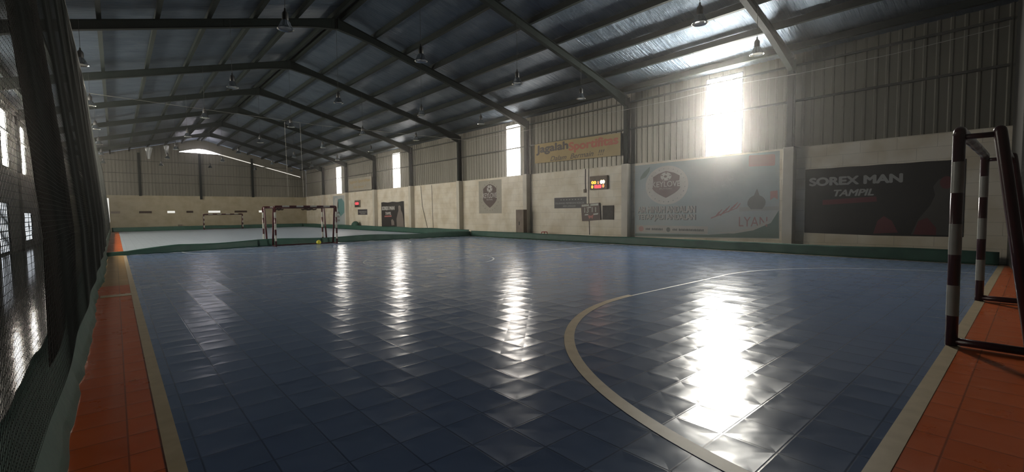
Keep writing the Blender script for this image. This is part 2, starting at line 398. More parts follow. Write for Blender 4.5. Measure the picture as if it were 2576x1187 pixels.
# strip of sheet above the openings, up to the roof
op = [(5.42, 8.2), (5.9, 8.34), (6.5, 8.50), (7.07, 8.60), (7.6, 8.56), (8.2, 8.42), (8.8, 8.24)]
for (x0, z0), (x1, z1) in zip(op[:-1], op[1:]): b.quad([(x0, YF + .1, z0), (x1, YF + .1, z1), (x1, YF + .1, gz(x1)), (x0, YF + .1, gz(x0))])
b.quad([(5.3, YF + .1, 8.14), (5.42, YF + .1, 8.2), (5.42, YF + .1, gz(5.42)), (5.3, YF + .1, gz(5.3))])
for i in range(10):
    x0 = 8.8 + i * .85; x1 = x0 + .85
    g = lambda x: 8.24 - (x - 8.8) * (8.24 - 6.05) / 8.5
    b.quad([(x0, YF + .1, g(x0)), (x1, YF + .1, g(x1)), (x1, YF + .1, gz(x1)), (x0, YF + .1, gz(x0))])
b.quad([(17.3, YF + .1, 5.85), (XW + .15, YF + .1, 5.85), (XW + .15, YF + .1, gz(XW + .15)), (17.3, YF + .1, gz(17.3))])
struct(b.build('wall_far', 'sheet', solid=.004))
wn += 1
r_ = bpy.data.objects.new('window_%d' % wn, None); C.objects.link(r_); r_.location = (7.1, YF + .15, 8.14); r_['kind'] = 'structure'
MB().quad([(5.2, YF + .16, 8.1), (9.0, YF + .16, 8.1), (9.0, YF + .16, 8.3), (8.2, YF + .16, 8.47), (7.1, YF + .16, 8.65), (6.3, YF + .16, 8.5), (5.2, YF + .16, 8.2)]).build('window_pane', 'day_gable', r_, solid=.004)
wn += 1
r_ = bpy.data.objects.new('window_%d' % wn, None); C.objects.link(r_); r_.location = (12.5, YF + .15, 7); r_['kind'] = 'structure'
MB().quad([(8.8, YF + .16, 8.1), (17.3, YF + .16, 5.9), (17.3, YF + .16, 6.15), (8.8, YF + .16, 8.32)]).build('window_pane', 'day_slit', r_, solid=.004)
for k, x in enumerate((2.0, 7.08, 12.05)):
    b = MB().box((x - .1, YF - .22, 3.2 if k == 1 else 3.5), (x + .1, YF - .01, min(gz(x) - .5, 8.0)))
    tag(b.build('gable_post', 'steel'), 'dark steel post on the far gable wall, %s of three' % ('left', 'middle', 'right')[k], 'steel post', 'gable posts')
for k, z in enumerate((4.85, 5.75, 7.0)):
    hw = (ZR - .4 - z) / SLOPE
    b = MB().box((max(XL, XR - hw), YF - .0, z - .035), (min(XW, XR + hw) - .1, YF + .055, z + .035))
    tag(b.build('gable_girt', 'girt'), 'dark rail across the far gable sheeting, %s of three' % ('lowest', 'middle', 'topmost')[k], 'steel rail', 'gable girts')
# slots in the far block wall
V = [(-.3, .38, 'half'), (1.83, 2.84, 'dark'), (4.1, 4.74, 'lit'), (5.72, 6.32, 'dark'), (7.67, 8.78, 'lit'), (10.15, 11.37, 'dark'), (12.59, 13.25, 'lit')]
for k, (x0, x1, t) in enumerate(V):
    m = {'dark': 'bundle', 'lit': 'day_vent', 'half': 'board'}[t]  # shade of the dark recesses painted as a flat brown face
    z0, z1 = 1.76, 1.98
    b = MB().box((x0, YF - .02, z0), (x1, YF + .02, z1)); o = b.build('wall_vent', m)
    f = MB().box((x0 - .03, YF - .03, z0 - .03), (x1 + .03, YF + .0, z0)).box((x0 - .03, YF - .03, z1), (x1 + .03, YF, z1 + .03)).box((x0 - .03, YF - .03, z0), (x0, YF, z1)).box((x1, YF - .03, z0), (x1 + .03, YF, z1)).build('vent_frame', 'block_far', o)
    d = {'dark': 'slot vent with its shade painted dark brown', 'lit': 'bright daylit slot vent', 'half': 'dim tan slot vent'}[t]
    tag(o, '%s in the far tan wall, %s of seven from the left' % (d, ORD[k]), 'vent', 'slot vents in the far wall')
wn += 1
r_ = bpy.data.objects.new('window_%d' % wn, None); C.objects.link(r_); r_.location = (-.6, YF, .8); r_['kind'] = 'structure'
MB().box((-.62, YF - .03, .9), (-.40, YF - .01, 3.25)).build('window_pane', 'day_vent', r_)
b = MB().box((-.66, YF - .04, .86), (-.62, YF, 3.29)).box((-.40, YF - .04, .86), (-.36, YF, 3.29)).box((-.62, YF - .04, 3.25), (-.40, YF, 3.29)).box((-.62, YF - .04, .86), (-.40, YF, .9)).build('window_frame', 'block_far', r_)

# near end wall (behind the goal, slightly out of square)
def ney(x): return .50 - (XW - x) * .082
b = MB()
b.prism([(XL - .2, ney(XL - .2), -.05), (XW + .2, ney(XW + .2), -.05), (XW + .2, ney(XW + .2), roof_z(XW) + .1), (XR, ney(XR), ZR), (XL - .2, ney(XL - .2), roof_z(XL) + .1)], (0.02, -.2, 0))
struct(b.build('wall_near', 'end_sheet'))

# ------------------------------------------------------------------ roof
b = MB()
for sgn, xe in ((1, XW + .2), (-1, XL - .2)):
    def fsag(u, v, xe=xe):
        x = XR + (xe - XR) * u; y = -2.6 + (YF + 2.9) * v
        return (x, y, roof_z(x) + .02 * noise.noise(Vector((x * .9, y * .8, 3))))
    b.grid(fsag, 36, 180)
struct(b.build('ceiling', 'foil', smooth=True))
# purlins
PX = [.17, 1.6, 3.03, 4.46, 5.89, 7.32, 8.75, 10.1]
for sgn, nm in ((1, 'right'), (-1, 'left')):
    for k, d in enumerate(PX):
        x = XR + sgn * d; z = roof_z(x) - .03
        b = MB()
        b.box((x - .06, -1.6, z - .20), (x - .05, YF, z)); b.box((x - .05, -1.6, z - .20), (x + .06, YF, z - .19)); b.box((x - .05, -1.6, z - .010), (x + .06, YF, z))
        b.box((x + .05, -1.6, z - .19), (x + .06, YF, z - .10))
        o = b.build('roof_purlin', 'steel')
        tag(o, 'long dark purlin on the %s roof slope, %s below the ridge' % (nm, ORD[k]), 'purlin', 'roof purlins')
# portal frames
def flange(pts, w, t=.012):
    mb = MB()
    for p0, p1 in zip(pts[:-1], pts[1:]):
        a, c = Vector(p0), Vector(p1)
        mb.prism([(a.x, a.y - w / 2, a.z), (c.x, c.y - w / 2, c.z), (c.x, c.y + w / 2, c.z), (a.x, a.y + w / 2, a.z)], (0, 0, t))
    return mb
def half_rafter(y, sgn):
    xe = XW - .12 if sgn > 0 else XL + .12
    top = lambda x: roof_z(x) - .235
    L = abs(xe - XR); pts = [0, .9, 1.5, L - 2.2, L - .3, L]; dep = [.44, .34, .30, .30, .46, .50]
    up_ = [(XR + sgn * d, y, top(XR + sgn * d)) for d in pts]; lo = [(XR + sgn * d, y, top(XR + sgn * d) - h) for d, h in zip(pts, dep)]
    mb = flange(lo, .17); m2 = flange(up_, .17, -.012)
    for i in range(len(pts) - 1):
        mb.prism([(lo[i][0], y - .004, lo[i][2]), (lo[i + 1][0], y - .004, lo[i + 1][2]), (up_[i + 1][0], y - .004, up_[i + 1][2]), (up_[i][0], y - .004, up_[i][2])], (0, .008, 0))
    tmp = bpy.data.meshes.new('t'); m2.bm.to_mesh(tmp); m2.bm.free(); mb.bm.from_mesh(tmp); bpy.data.meshes.remove(tmp)
    return mb
def column_mb(y, sgn):
    x0, x1 = (XW - .27, XW - .02) if sgn > 0 else (XL + .0, XL + .11)
    zt_ = roof_z(x0) - .30; mb = MB()
    mb.box((x0, y - .09, BRICK), (x0 + .012, y + .09, zt_)).box((x1 - .012, y - .09, BRICK), (x1, y + .09, zt_)).box((x0 + .012, y - .004, BRICK), (x1 - .012, y + .004, zt_))
    mb.box((x0 - .03, y - .12, BRICK), (x1, y + .12, BRICK + .02))
    return mb
for i, y in enumerate(COLY):
    r_ = empty('portal_frame', (XR, y, 0), 'dark steel portal frame spanning the hall, %s from the camera' % ORD[i], 'roof frame', 'steel portal frames')
    for s_ in (1, -1):
        half_rafter(y, s_).build('rafter', 'steel', r_)
        column_mb(y, s_).build('column', 'steel', r_)
    b = MB().box((XR - .012, y - .1, ZR - .66), (XR + .012, y + .1, ZR - .2)); b.build('ridge_plate', 'steel', r_)
# pilasters
for i, y in enumerate(COLY):
    o = MB().box((XW - .33, y - .16, -.03), (XW, y + .16, BRICK)).build('wall_pilaster', 'pilaster', bevel=.008)
    tag(o, 'cream painted pilaster on the right wall, %s from the camera' % ORD[i], 'pilaster', 'right wall pilasters')
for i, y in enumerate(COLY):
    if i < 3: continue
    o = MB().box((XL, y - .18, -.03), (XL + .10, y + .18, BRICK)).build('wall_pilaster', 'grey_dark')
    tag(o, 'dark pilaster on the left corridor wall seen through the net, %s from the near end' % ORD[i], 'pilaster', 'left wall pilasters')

# ------------------------------------------------------------------ lamps
def make_lamp(cordlen):
    root = bpy.data.objects.new('high_bay_lamp', None); C.objects.link(root)
    MB().tube([(0, 0, .41), (0, 0, cordlen)], .006, 6).build('cord', 'cord', root)
    b = MB(); b.lathe([(0.001, .42), (.02, .41), (.025, .35), (.065, .30), (.075, .26), (.075, .12), (.065, .10), (.001, .10)], seg=20); b.build('housing', 'lamp_body', root, smooth=True)
    b = MB(); b.lathe([(.075, .12), (.10, .09), (.14, .0), (.185, -.09), (.195, -.095), (.18, -.088), (.13, .0), (.09, .08), (.07, .10)], seg=28); b.build('lamp_shade', 'alu', root, smooth=True)
    b = MB(); b.lathe([(.001, -.05), (.10, -.06), (.165, -.075), (.165, -.065), (.001, -.04)], seg=20); b.build('lamp_lens', 'lens', root, smooth=True)
    return root
LX = [-.58, 3.35, 7.1, 10.95, 14.4]
cn = ['far left', 'left', 'middle', 'right', 'far right']
lamp0 = None
for i, y in enumerate(COLY):
    for j, x in enumerate(LX):
        if i == 0 and j < 3: continue
        if lamp0 is None:
            o = lamp0 = make_lamp(1.0); kids = list(o.children)
        else:
            o = lamp0.copy(); C.objects.link(o)
            for ch in lamp0.children:
                c = ch.copy(); C.objects.link(c); c.parent = o
        o.location = (x, y - .13, 6.12)
        dz = roof_z(x) - .25 - 6.12
        for c in o.children:
            if c.name.startswith('cord'): c.scale = (1, 1, 1); c.data = c.data.copy()
            if c.name.startswith('cord'):
                for v in c.data.vertices:
                    if v.co.z > .7 or v.co.z == 1.0: v.co.z = dz
        tag(o, 'hanging bell lamp under the %s roof frame from the camera, %s of its row' % (ORD[i], cn[j]), 'lamp', 'high bay lamps hanging from the roof')

# loose foil by the far gable
for k, (x, y, z, w, h) in enumerate(((2.78, 57.5, 7.92, .62, 1.15), (4.2, 58.0, 8.3, .45, 1.3))):
    def ff(u, v, x=x, y=y, z=z, w=w, h=h):
        return (x + (u - .5) * w * (1 - .55 * v) + .12 * v * math.sin(u * 5 + k), y + .1 * math.sin(u * 7 + v * 4), z + .35 - v * h - .15 * abs(u - .5))
    o = MB().grid(ff, 10, 12).build('foil_scrap', 'foil_flap', smooth=True, solid=.004)
    tag(o, 'torn foil insulation hanging at the far gable, the %s scrap' % ('larger left', 'smaller right')[k], 'foil', 'torn foil scraps')

# ------------------------------------------------------------------ nets and tarpaulin skirts
def strands(path, zlo, zhi, cell, r, lean=lambda z: 0, nrm=(1, 0), wob=.0):
    """path: list of (x,y); vertical and horizontal cords as thin three-sided rods"""
    mb = MB(); P = [Vector(p) for p in path]; L = [0]
    for a, c in zip(P[:-1], P[1:]): L.append(L[-1] + (c - a).length)
    def at(s):
        for k in range(len(L) - 1):
            if s <= L[k + 1] + 1e-9:
                t = (s - L[k]) / (L[k + 1] - L[k]); return P[k].lerp(P[k + 1], t)
        return P[-1]
    tot = L[-1]; nrm = Vector(nrm)
    def pt(s, z):
        q = at(s) + nrm * (lean(z) + wob * math.sin(s * 2.1 + z * .9) * (1 if z < zhi - .1 else .3)); return Vector((q.x, q.y, z))
    nz = max(3, int((zhi - zlo) / .9)); nvert = int(tot / cell)
    for i in range(nvert + 1):
        s = tot * i / nvert; mb.tube([pt(s, zlo + (zhi - zlo) * k / nz) for k in range(nz + 1)], r, 3, caps=False)
    nh = int((zhi - zlo) / cell); ns = max(2, int(tot / .8))
    for j in range(nh + 1):
        z = zlo + (zhi - zlo) * j / nh; mb.tube([pt(tot * k / ns, z) for k in range(ns + 1)], r, 3, caps=False)
    return mb, pt, tot
def skirt(path, z0, h, lean_x=(0, 0), amp=.03, seed=0, toplow=None):
    P = [Vector(p) for p in path]; L = [0]
    for a, c in zip(P[:-1], P[1:]): L.append(L[-1] + (c - a).length)
    def at(s):
        for k in range(len(L) - 1):
            if s <= L[k + 1] + 1e-9: return P[k].lerp(P[k + 1], (s - L[k]) / (L[k + 1] - L[k]))
        return P[-1]
    tot = L[-1]
    def f(u, v):
        s = u * tot; q = at(s); d = (at(min(s + .05, tot)) - at(max(s - .05, 0))).normalized(); nn = Vector((-d.y, d.x))
        w = amp * (noise.noise(Vector((s * .8, seed, 0))) * 1.2 + .5 * noise.noise(Vector((s * 3.1, seed, v * 1.5)))) * (1 - .3 * v)
        q = q + nn * w
        hh = h * (1 + .10 * noise.noise(Vector((s * .35, seed + 9, 0)))) if toplow is None else toplow(s)
        return (q.x + lean_x[0] * v, q.y + lean_x[1] * v, z0 + hh * v + (.03 * abs(noise.noise(Vector((s * 1.7, seed, 5)))) if v == 0 else 0))
    return MB().grid(f, max(8, int(tot / .15)), 5)
leanL = lambda z: -.0 if z < 1.5 else -(z - 1.5) * .067
# left side net of this court
root = empty('side_net', (-.3, 12, 0), 'tall fine dark net along the left side of the court, close to the camera', 'net', 'court nets')
mb, pt, tot = strands([(-.30, .9), (-.30, 23.3)], .42, 6.0, .032, .0010, leanL, wob=.012)
mb.build('netting', 'net', root)
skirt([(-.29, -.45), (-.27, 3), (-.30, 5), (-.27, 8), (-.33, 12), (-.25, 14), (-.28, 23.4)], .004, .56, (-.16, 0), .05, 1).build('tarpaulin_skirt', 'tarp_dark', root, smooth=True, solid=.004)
MB().tube([(-.62, -.4, 6.0), (-.60, 12, 5.97), (-.60, 23.3, 6.0)], .008, 6).build('top_rope', 'rope', root)
root = empty('side_net', (-.42, 6.4, 0), 'brown doubled net panel overlapping the left side net behind it', 'net', 'court nets')
mb, pt, tot = strands([(-.40, 4.5), (-.40, 7.6)], .45, 6.0, .03, .0024, leanL, wob=.02); mb.build('netting', 'net_brown', root)
root = empty('side_net', (-.35, 40, 0), 'dark net along the left side of the far court, beyond the green barrier', 'net', 'court nets')
mb, pt, tot = strands([(-.42, 23.6), (-.42, 57.4)], .30, 6.0, .12, .0025, leanL, wob=.02); mb.build('netting', 'net', root)
skirt([(-.36, 23.7), (-.36, 57.4)], .004, .4, (0, 0), .03, 2).build('tarpaulin_skirt', 'tarp', root, smooth=True, solid=.004)
# barrier between the two courts
root = empty('barrier_net', (8, 23.6, 0), 'low dark green tarpaulin barrier across the hall between the two courts', 'net', 'court nets')
BP = [(-.30, 22.5), (1.2, 22.75), (3.2, 23.2), (5.0, 23.72), (7, 23.8), (9.2, 23.8), (12, 23.65), (16.95, 23.5)]
skirt(BP, .004, .30, (0, .04), .04, 3, toplow=lambda s: .15 + .17 * min(1, max(0, (s - .6) / 1.6)) + .03 * math.sin(s * 1.3)).build('tarpaulin_skirt', 'tarp', root, smooth=True, solid=.004)
MB().tube([(-.58, 22.9, 6.0), (8, 23.7, 5.92), (16.95, 23.5, 6.0)], .007, 6).build('top_rope', 'rope', root)
for x in (6.3, 7.0):
    MB().tube([(x, 23.75, 5.93), (x + .05, 23.75, 2.4)], .006, 5).build('hanging_cord', 'rope', root)
# right wall net skirts
root = empty('side_net', (16.95, 12, 0), 'green tarpaulin skirt and rope of the net along the right wall of the near court', 'net', 'court nets')
skirt([(16.92, .60), (16.96, 8), (16.93, 16), (16.96, 23.5)], .004, .34, (.03, 0), .04, 4).build('tarpaulin_skirt', 'tarp', root, smooth=True, solid=.004)
MB().tube([(16.95, .6 + k * 2.29, 5.98 - (.10 if k % 3 else 0)) for k in range(11)], .008, 6).build('top_rope', 'rope', root)
root = empty('side_net', (16.95, 40, 0), 'green tarpaulin skirt along the right wall of the far court', 'net', 'court nets')
skirt([(16.92, 23.7), (16.96, 40), (16.9, 57.4)], .004, .40, (.03, 0), .05, 5).build('tarpaulin_skirt', 'tarp', root, smooth=True, solid=.004)
root = empty('end_net', (8, 57.5, 0), 'green tarpaulin skirt at the foot of the far tan wall', 'net', 'court nets')
skirt([(-.3, 57.3), (6, 57.4), (16.9, 57.4)], .004, .40, (0, .03), .05, 6).build('tarpaulin_skirt', 'tarp', root, smooth=True, solid=.004)
root = empty('end_net', (12, .2, 0), 'dark end net with green skirt behind the near goal', 'net', 'court nets')
EP = [(16.92, .40), (10.9, -.02), (6.5, -.22), (-.2, -.5)]
mb, pt, tot = strands(EP, .30, 6.0, .08, .002, nrm=(0, 1)); mb.build('netting', 'net', root)
skirt(EP, .004, .34, (0, -.03), .03, 7).build('tarpaulin_skirt', 'tarp', root, smooth=True, solid=.004)

# ------------------------------------------------------------------ goals
def goal(loc, w, h, r, back, dirn, label, roll=True):
    """back frame towards dirn*y; posts along x"""
    root = empty('futsal_goal', loc, label, 'goal', 'red and white futsal goals')
    X0, Y0, _ = loc
    def W(x, y, z): return (X0 + x, Y0 + y, z)
    n = 7; seg = h / n
    for px in (0, w):
        # red post with painted white bands
        b = MB(); b.tube([W(px, 0, 0), W(px, 0, h - r)], r, 16); p = b.build('post', 'red', root, smooth=True)
        for k in (1, 3, 5):
            b = MB(); b.tube([W(px, 0, seg * k), W(px, 0, seg * (k + 1))], r + .0015, 16, caps=False)
            o = b.build('white_band', 'white', None, smooth=True); o.parent = p
    nb = 9; sg = w / nb
    b = MB(); pts = [W(-.0, 0, h - r * 1.6)]
    b.tube([W(0, 0, h - r * 1.2), W(r * .5, 0, h - r * .25), W(r * 1.4, 0, h), W(w - r * 1.4, 0, h), W(w - r * .5, 0, h - r * .25), W(w, 0, h - r * 1.2)], r, 16); p = b.build('crossbar', 'red', root, smooth=True)
    for k in (1, 3, 5, 7):
        b = MB(); b.tube([W(sg * k, 0, h), W(sg * (k + 1), 0, h)], r + .0015, 16, caps=False)
        o = b.build('white_band', 'white', None, smooth=True); o.parent = p
    bt, bb = back
    for px in (0, w):
        b = MB(); b.tube([W(px, dirn * (bt + (bb - bt) * t), h + r * .2 + (.05 - h) * t) for t in (0, .006, .015, .03, .5, 1)], [r * .35, r * .75, r * .95, r, r, r], 16); b.build('rear_leg', 'red', root, smooth=True)
        b = MB(); b.tube([W(px, 0, h - r * 1.4), W(px, dirn * bt, h - r * 1.4)], r * .55, 12); b.build('top_bar', 'red', root, smooth=True)
        b = MB(); b.tube([W(px, 0, r), W(px, dirn * bb, r)], r * .8, 12); b.build('base_bar', 'red', root, smooth=True)
    b = MB(); b.tube([W(0, dirn * bb, r * .8), W(w, dirn * bb, r * .8)], r * .6, 12); b.build('rear_base_bar', 'red', root, smooth=True)
    b = MB(); b.tube([W(0, dirn * bt, h - r * 1.4), W(w, dirn * bt, h - r * 1.4)], r * .5, 12); b.build('rear_crossbar', 'red', root, smooth=True)
    if roll:
        k = w / 2.75
        for a, c in ((.02, .38), (1.15, 1.85)):
            m = 10; pts = [W((a + (c - a) * i / m) * k, dirn * .06, h - r * 2.6 - .02 * math.sin(i * 1.7) - .03) for i in range(m + 1)]
            MB().tube(pts, [.015 + .035 * abs(math.sin(PI * (i + .5) / (m + 1)) * (1 + .3 * math.sin(i * 2.3))) for i in range(m + 1)], 8).build('rolled_net', 'bundle', root, smooth=True)
    return root
goal((6.80, .57, 0), 3.58, 2.31, .052, (.29, .58), -1, 'large red and white striped goal at the right edge, nearest the camera', roll=False)
goal((5.56, 23.05, 0), 2.80, 1.87, .042, (.22, .55), 1, 'striped goal in the middle distance, in front of the green barrier')
goal((5.56, 25.3, 0), 2.86, 1.87, .042, (.30, .60), -1, 'striped goal just behind the green barrier, facing the far court', roll=False)
goal((6.9, 56.4, 0), 3.5, 1.6, .05, (.22, .5), 1, 'smallest striped goal, far away against the tan end wall', roll=False)
o = bpy.data.objects.new('futsal_ball', bpy.data.meshes.new('futsal_ball')); bm = bmesh.new(); bmesh.ops.create_icosphere(bm, subdivisions=3, radius=.11); bm.to_mesh(o.data); bm.free()
for p in o.data.polygons: p.use_smooth = True
o.location = (7.50, 23.15, .11); C.objects.link(o); o.data.materials.append(M['yellow']); tag(o, 'yellow ball inside the mid-distance goal by the green barrier', 'ball')

# ------------------------------------------------------------------ banners and boards on the right wall
def plate(y0, y1, z0, z1, x, name, m, parent=None, t=.006):   # y0 > y1 (left edge first)
    return MB().box((x - t, y1, z0), (x, y0, z1)).build(name, m, parent)
def shape(pts, x, name, m, parent=None, t=.002):               # polygon of (y, z)
    return MB().prism([(x, p[0], p[1]) for p in pts], (-t, 0, 0)).build(name, m, parent)
def many(polys, x, name, m, parent=None, t=.002):
    mb = MB()
    for k, pts in enumerate(polys): mb.prism([(x - (k % 12) * .0003, p[0], p[1]) for p in pts], (-t, 0, 0))
    return mb.build(name, m, parent)
def circ(cy, cz, ry, rz, n=32, a0=0, a1=2 * PI): return [(cy + ry * math.cos(a0 + (a1 - a0) * k / n), cz + rz * math.sin(a0 + (a1 - a0) * k / n)) for k in range(n)]
def rect(y0, y1, z0, z1): return [(y0, z0), (y1, z0), (y1, z1), (y0, z1)]
def lettering(body, y0, y1, z0, z1, x, m, parent, bold=.02, shear=0, zs=None, name='lettering'):
    """fills the rectangle y0 (left) .. y1 (right), z0..z1; zs = (z at left, z at right) offset for a sloping line"""
    cu = bpy.data.curves.new(name, 'FONT'); cu.body = body; cu.size = 1; cu.offset = 0.0; cu.shear = shear; cu.extrude = 0.0
    tmp = bpy.data.objects.new('tmp', cu); C.objects.link(tmp)
    dg = bpy.context.evaluated_depsgraph_get(); me = bpy.data.meshes.new_from_object(tmp.evaluated_get(dg)); bpy.data.objects.remove(tmp); bpy.data.curves.remove(cu)
    xs = [v.co.x for v in me.vertices]; ys_ = [v.co.y for v in me.vertices]
    ax, bx, ay, by = min(xs), max(xs), min(ys_), max(ys_)
    for v in me.vertices:
        u = (v.co.x - ax) / (bx - ax); w = (v.co.y - ay) / (by - ay)
        sl = (zs[0] + (zs[1] - zs[0]) * u) if zs else 0
        v.co = (x, y0 + (y1 - y0) * u, z0 + (z1 - z0) * w + sl)
    if bold > .004:                                   # heavier strokes: the same outline laid again, nudged sideways, each a hair further out
        bm = bmesh.new(); base = me.copy(); W_, H_ = abs(y1 - y0), abs(z1 - z0); e = min(bold * H_ * 2.2, .06)
        for k, (dy, dz) in enumerate(((0, 0), (1, 0), (-1, 0), (0, .7), (0, -.7), (.5, .5), (-.5, -.5), (.5, -.5), (-.5, .5))):
            t = base.copy()
            for v in t.vertices: v.co = (x - .0004 * k, v.co.y + dy * e, v.co.z + dz * e)
            bm.from_mesh(t); bpy.data.meshes.remove(t)
        bm.to_mesh(me); bm.free(); bpy.data.meshes.remove(base)
    me.name = name; me.materials.clear(); me.materials.append(M[m])
    o = bpy.data.objects.new(name, me); C.objects.link(o); o.parent = parent
    return o
for nm, c in dict(p_lightblue=(.36, .41, .42), p_white=(.56, .55, .51), p_maroon=(.16, .10, .10), p_grey=(.36, .37, .36), p_greydark=(.16, .17, .165), p_green=(.13, .19, .17),
                  p_pink=(.45, .27, .24), p_red=(.38, .12, .11), p_black=(.014, .011, .011), p_greyl=(.46, .45, .42), p_dred=(.11, .02, .025), p_yellow=(.38, .27, .10), p_navy=(.055, .052, .062),
                  p_text=(.30, .30, .29), p_orange=(.45, .12, .06), p_dtext=(.07, .05, .04), p_poster=(.37, .345, .28), p_brown=(.085, .05, .045), p_skin=(.20, .17, .15), p_darkfig=(.06, .055, .05), p_teal=(.12, .28, .28), p_mute=(.34, .20, .19)).items():
    M[nm] = mottled(mat(nm, c, .5), tuple(v * .93 for v in c), tuple(min(1, v * 1.05) for v in c), 2)
M['led_y'] = mat('led_amber', (0, 0, 0), emit=(1, .42, .05), estr=2.2); M['led_w'] = mat('led_pale', (0, 0, 0), emit=(1, .75, .45), estr=3)
M['led_r'] = mat('led_red', (0, 0, 0), emit=(1, .08, .10), estr=1.6); M['led_p'] = mat('led_orange', (0, 0, 0), emit=(1, .30, .10), estr=1.8)
# gradient sky of the printed banner (its own print, light blue to grey)
def print_grad():
    m = M['p_lightblue']; n, l, b_ = nodes(m)
    tc = n.new('ShaderNodeTexCoord'); sp = n.new('ShaderNodeSeparateXYZ'); l.new(tc.outputs['Object'], sp.inputs[0])
    ns = n.new('ShaderNodeTexNoise'); ns.inputs['Scale'].default_value = .5; ns.inputs['Detail'].default_value = 3; l.new(tc.outputs['Object'], ns.inputs['Vector'])
    r = n.new('ShaderNodeValToRGB'); e = r.color_ramp.elements
    e[0].position = .38; e[0].color = (.33, .40, .415, 1); e[1].position = .62; e[1].color = (.43, .455, .45, 1)
    l.new(ns.outputs[0], r.inputs[0]); l.new(r.outputs[0], b_.inputs['Base Color'])
print_grad()
WX = XW - .001

def crest(y, z, w, h, x, parent, mshield, mlight, text=True, detail=True):
    """shield with a football on top and a name band; w,h = full width/height"""
    hw, t, bt = w / 2, z + h / 2, z - h / 2
    sh = [(y + hw * .92, z + h * .10), (y + hw * .95, t - h * .20), (y + hw * .55, t - h * .08), (y, t), (y - hw * .55, t - h * .08), (y - hw * .95, t - h * .20), (y - hw * .92, z + h * .10)]
    shape(sh, x, 'crest_top', mshield, parent)
    ks = [k / 10 for k in range(11)]
    lo = [(y + hw * (1 - t ** 1.7), z - h * .10 - h * .40 * t) for t in ks] + [(y - hw * (1 - t ** 1.7), z - h * .10 - h * .40 * t) for t in ks[-2::-1]]
    shape(lo, x, 'crest_bottom', mshield, parent)
    rr = h * .155
    shape(circ(y, t - h * .20, rr * w / h * 1.25, rr), x - .0025, 'printed_football', mlight, parent)
    fx, fz = rr * w / h * 1.25, t - h * .20
    pent = [circ(y + fx * .1, fz, fx * .33, rr * .33, 5, .3, .3 + 2 * PI)] + [circ(y + fx * .80 * math.cos(q), fz + rr * .80 * math.sin(q), fx * .17, rr * .17, 5) for q in (.4, 1.6, 2.9, 4.1, 5.3)]
    many(pent, x - .005, 'football_patches', mshield, parent)
    shape([(y + hw * .96, z - h * .10), (y + hw * .92, z + h * .13), (y - hw * .92, z + h * .13), (y - hw * .96, z - h * .10)], x - .0005, 'name_band', mshield, parent)
    lettering('KEYLOVE', y + hw * 1.0, y - hw * 1.0, z - h * .085, z + h * .12, x - .006, mlight, parent, bold=.012)
    lettering('FUTSAL', y + hw * .45, y - hw * .45, z - h * .18, z - h * .13, x - .003, mlight, parent, bold=.01)
def ring_marks(y, z, ry, rz, x, parent, m, n=22, s=.05, name='ring_marks'):
    mb = MB()
    for k in range(n):
        a = 2 * PI * (k + .5) / n; cy, cz = y + ry * math.cos(a), z + rz * math.sin(a); t = s * (.6 + .5 * random.random())
        mb.prism([(x, cy + t, cz - t * .7), (x, cy + t * .2, cz + t * .9), (x, cy - t * .7, cz + t * .5), (x, cy - t * .2, cz - t * .9)], (-.002, 0, 0))
    return mb.build(name, m, parent)

# -- large light blue banner
def wavy_edge(y0, y1, z0, z1, n=24, a=.012):
    top = [(y0 + (y1 - y0) * k / n, z1 + a * math.sin(k * 1.9)) for k in range(n + 1)]; bot = [(y1 + (y0 - y1) * k / n, z0 + a * math.sin(k * 2.3)) for k in range(n + 1)]
    return top + bot
B = shape([(12.02, .30), (12.02, 3.52), (6.06, 3.56), (6.02, .44)], WX, 'wall_banner', 'p_lightblue', None, .008)
tag(B, 'large light blue printed banner with a shield crest, under the brightest window', 'banner')
x = WX - .008
shape(circ(10.46, 2.57, 1.0, .83, 40), x, 'crest_disc', 'p_white', B); crest(10.47, 2.60, 1.32, 1.14, x - .0025, B, 'p_maroon', 'p_white')
ring_marks(10.46, 2.57, .86, .71, x - .003, B, 'p_greydark', 24, .028)
shape([(11.75, 2.86), (11.45, 2.98), (11.28, 3.22), (11.25, 3.42), (11.55, 3.20), (11.72, 3.0)], x, 'printed_leaf', 'p_green', B)
for (t, z0, z1) in (('AIR MINUM ANDALAN', 1.40, 1.68), ('TETAP JADI ANDALAN', 1.04, 1.33)):
    lettering(t, 11.83, 9.12, z0 - .025, z1 - .02, x - .0005, 'p_greydark', B, bold=.022)
    lettering(t, 11.86, 9.17, z0, z1, x - .0045, 'p_greyl', B, bold=.012)
shape(rect(11.93, 8.62, .52, .84), x, 'address_strip', 'p_greyl', B)
shape(circ(11.68, .68, .13, .12, 20), x - .003, 'round_icon', 'p_pink', B); shape(circ(10.35, .67, .09, .10, 20), x - .003, 'round_icon', 'p_greydark', B)
for (a, c, nn) in ((11.45, 10.6, 14), (10.15, 8.78, 24)):
    dy = (a - c) / nn; many([rect(a - k * dy, a - k * dy - dy * (.72 + .1 * (k % 3)), .63, .71 + .012 * (k % 2)) for k in range(nn) if k != 4], x - .003, 'small_print', 'p_greydark', B)
shape([(12.0, .34), (12.0, .46), (8.6, .50), (7.6, .60), (6.9, .72), (6.3, 1.0), (6.05, 1.45), (6.03, .46)], x, 'printed_wave', 'p_green', B)
shape([(12.0, .31), (12.0, .335), (6.05, .46), (6.05, .45)], x - .003, 'printed_edge', 'p_greyl', B)
shape([(8.4, .58), (7.6, .66), (6.9, .82), (6.4, 1.08), (6.35, 1.0), (6.9, .72), (7.6, .58)], x - .003, 'printed_swoosh', 'p_greyl', B)
